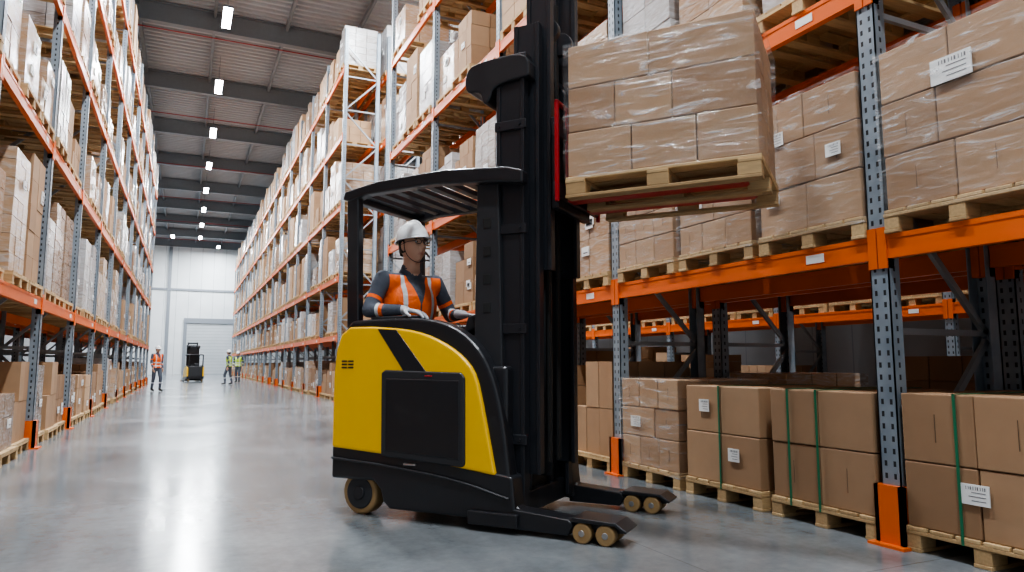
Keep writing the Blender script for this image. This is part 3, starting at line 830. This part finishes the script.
def mat_floor():
    m, nt, b = new_mat('polished_concrete'); N = nt.nodes; L = nt.links
    tc = N.new('ShaderNodeTexCoord')
    n1 = N.new('ShaderNodeTexNoise'); n1.inputs['Scale'].default_value = .6; n1.inputs['Detail'].default_value = 10; n1.inputs['Roughness'].default_value = .66
    n2 = N.new('ShaderNodeTexNoise'); n2.inputs['Scale'].default_value = 14; n2.inputs['Detail'].default_value = 9; n2.inputs['Roughness'].default_value = .7
    mp = N.new('ShaderNodeMapping'); mp.inputs['Scale'].default_value = (1, .12, 1)
    n3 = N.new('ShaderNodeTexNoise'); n3.inputs['Scale'].default_value = 5; n3.inputs['Detail'].default_value = 4
    L.new(tc.outputs['Object'], n1.inputs['Vector']); L.new(tc.outputs['Object'], n2.inputs['Vector'])
    L.new(tc.outputs['Object'], mp.inputs['Vector']); L.new(mp.outputs['Vector'], n3.inputs['Vector'])
    s = mathn(nt, 'ADD', mathn(nt, 'MULTIPLY', n1.outputs['Fac'], .6), mathn(nt, 'MULTIPLY', n2.outputs['Fac'], .2))
    s = mathn(nt, 'ADD', s, mathn(nt, 'MULTIPLY', n3.outputs['Fac'], .2))
    c = ramp(nt, s, [(.36, (.105, .119, .129)), (.64, (.240, .258, .272))])
    sp = N.new('ShaderNodeSeparateXYZ'); L.new(tc.outputs['Object'], sp.inputs[0])
    def joint(v, per, off):
        f = mathn(nt, 'FRACT', mathn(nt, 'MULTIPLY_ADD', v, 1 / per, off))
        return mathn(nt, 'LESS_THAN', mathn(nt, 'ABSOLUTE', mathn(nt, 'SUBTRACT', f, .5)), .004 / per)
    j = mathn(nt, 'MAXIMUM', joint(sp.outputs[0], 5.7, .05), joint(sp.outputs[1], 9.0, .2))
    L.new(mixc(nt, mathn(nt, 'MULTIPLY', j, .5), c, (.07, .075, .08)), b.inputs['Base Color'])
    r = mathn(nt, 'MULTIPLY_ADD', n1.outputs['Fac'], .24, mathn(nt, 'MULTIPLY_ADD', n2.outputs['Fac'], .12, -.02))
    L.new(r, b.inputs['Roughness'])
    b.inputs['Specular IOR Level'].default_value = .55
    bp = N.new('ShaderNodeBump'); bp.inputs['Strength'].default_value = .08; bp.inputs['Distance'].default_value = .01
    L.new(n2.outputs['Fac'], bp.inputs['Height']); L.new(bp.outputs['Normal'], b.inputs['Normal'])
    return m

def mat_panel(name, ca, cb, axis, period, line, dark, rough=.5):
    m, nt, b = new_mat(name); N = nt.nodes; L = nt.links
    tc = N.new('ShaderNodeTexCoord'); sp = N.new('ShaderNodeSeparateXYZ'); L.new(tc.outputs['Object'], sp.inputs[0])
    f = mathn(nt, 'FRACT', mathn(nt, 'MULTIPLY', sp.outputs[axis], 1 / period))
    l = mathn(nt, 'LESS_THAN', f, line)
    no = N.new('ShaderNodeTexNoise'); no.inputs['Scale'].default_value = .8; L.new(tc.outputs['Object'], no.inputs['Vector'])
    c = ramp(nt, no.outputs['Fac'], [(.3, ca), (.7, cb)])
    L.new(mixc(nt, l, c, dark), b.inputs['Base Color']); b.inputs['Roughness'].default_value = rough
    return m
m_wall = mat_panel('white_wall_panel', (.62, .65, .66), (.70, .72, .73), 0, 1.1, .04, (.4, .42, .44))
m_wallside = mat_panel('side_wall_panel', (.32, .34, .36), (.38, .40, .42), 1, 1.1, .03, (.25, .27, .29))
m_ceil = simple('ceiling_deck', (.36, .38, .40), .55, 0.1)
m_beamc = simple('roof_steel', (.18, .20, .22), .5, .2)
m_door = mat_panel('door_slats', (.42, .45, .47), (.48, .50, .52), 2, .3, .1, (.28, .30, .32))
m_frame = simple('door_frame', (.20, .22, .25), .4)
m_lamp = simple('led_lamp', (1.0, 1.0, 1.0), .4, var=0, emis=60)
m_pipe = simple('red_pipe', (.30, .03, .03), .5)

box('floor', (XL, XR), (YB, YF), (-.2, 0), mat_floor(), None, 0)
box('wall_far', (XL, XR), (YF, YF + .2), (0, ZC + .3), m_wall, None, 0)
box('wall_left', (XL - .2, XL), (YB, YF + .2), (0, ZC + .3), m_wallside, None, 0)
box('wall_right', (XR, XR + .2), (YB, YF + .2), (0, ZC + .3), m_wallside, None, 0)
bm = bmesh.new(); per = .33; n = int((YF - YB) / per); prev = None
ys = []
for i in range(n + 1):
    y = YB + i * per
    ys += [(y, ZC), (y + per * .35, ZC), (y + per * .45, ZC + .09), (y + per * .9, ZC + .09)]
for y, z in ys:
    a = bm.verts.new((XL, y, z)); b_ = bm.verts.new((XR, y, z))
    if prev: bm.faces.new((prev[0], a, b_, prev[1]))
    prev = (a, b_)
finish('ceiling', bm, m_ceil)
q = QB()
y = -6.0
while y < YF:
    q.box(XL + .01, XR - .01, y - .13, y + .13, ZC - .75, ZC - .72, 0); q.box(XL + .01, XR - .01, y - .13, y + .13, ZC - .06, ZC - .02, 0)
    q.box(XL + .01, XR - .01, y - .02, y + .02, ZC - .74, ZC - .03, 0)
    y += 6.3
x = XL + 1.2
while x < XR:
    q.box(x - .05, x + .05, YB, YF - .01, ZC - .22, ZC - .02, 0); x += 2.4
q.obj('roof_beams', [m_beamc])
pp = D.objects.new('sprinkler_pipes', None); col.objects.link(pp)
for k in range(9):
    cyl('branch_pipe', (XL + .1, -1.2 + 9 * k, ZC - .82), (XR - .1, -1.2 + 9 * k, ZC - .82), .022, m_pipe, pp)

de = D.objects.new('door_1', None); col.objects.link(de)
box('door_leaf', (.0, 4.6), (YF - .10, YF - .02), (0, 5.0), m_door, de, 0)
box('door_jamb_a', (-.3, .0), (YF - .2, YF - .01), (0, 5.3), m_frame, de)
box('door_jamb_b', (4.6, 4.9), (YF - .2, YF - .01), (0, 5.3), m_frame, de)
box('door_head', (-.3, 4.9), (YF - .22, YF - .01), (5.0, 5.5), m_frame, de)
box('trim_1', (XL + .01, XR - .01), (YF - .12, YF - .01), (8.2, 8.4), m_frame, None, 0)
box('trim_2', (-1.9, -1.6), (YF - .14, YF - .01), (0, ZC - .8), m_frame, None, 0)

def lamp(x, y, power, length=1.5):
    z = 12.2
    q = QB()
    q.box(-.14, .14, -length / 2, length / 2, .03, .10, 0)
    q.box(-.125, .125, -length / 2 + .03, length / 2 - .03, .0, .03, 1)
    q.bar((0, -length / 2 + .2, .1), (0, -length / 2 + .2, 1.09), .015, .015, 0)
    q.bar((0, length / 2 - .2, .1), (0, length / 2 - .2, 1.09), .015, .015, 0)
    o = q.obj('high_bay_light', [m_frame, m_lamp]); o.location = (x, y, z)
    ld = D.lights.new('led_panel', 'AREA'); ld.shape = 'RECTANGLE'; ld.size = .24; ld.size_y = length; ld.energy = power; ld.color = (.89, .95, 1.0)
    l = D.objects.new('led_panel', ld); col.objects.link(l); l.parent = o; l.location = (0, 0, -.01)
for k in range(12):
    lamp(.72, 4.6 + 6.3 * (k - 1), 860)
for k in range(6):
    lamp(7.6, 2.0 + 9.0 * k, 1200)
    lamp(-6.2, 2.0 + 9.0 * k, 400)
lamp(4.6, 17.8, 500); lamp(2.4, 72.5, 1200); lamp(-1.5, 68, 1100)

w = D.worlds.new('ambient_fill'); scene.world = w; w.use_nodes = True  # even fill light added through the open back, no real opening known
bg = w.node_tree.nodes['Background']; bg.inputs['Color'].default_value = (.86, .93, 1.0, 1); bg.inputs['Strength'].default_value = .68

# ------------------------------------------------------------------ camera
th, p = math.radians(24.9), math.radians(6.28)
F = Vector((math.sin(th) * math.cos(p), math.cos(th) * math.cos(p), math.sin(p)))
R = Vector((math.cos(th), -math.sin(th), 0)); U = R.cross(F)
cam = D.cameras.new('camera'); cam.sensor_width = 36; cam.lens = 700 / 1024 * 36; cam.clip_end = 300
co = D.objects.new('camera', cam); col.objects.link(co)
M = Matrix((R, U, -F)).transposed().to_4x4(); M.translation = Vector((0, 0, 1.1)); co.matrix_world = M
scene.camera = co
scene.view_settings.view_transform = 'AgX'
try: scene.view_settings.look = 'AgX - Medium High Contrast'
except Exception: pass
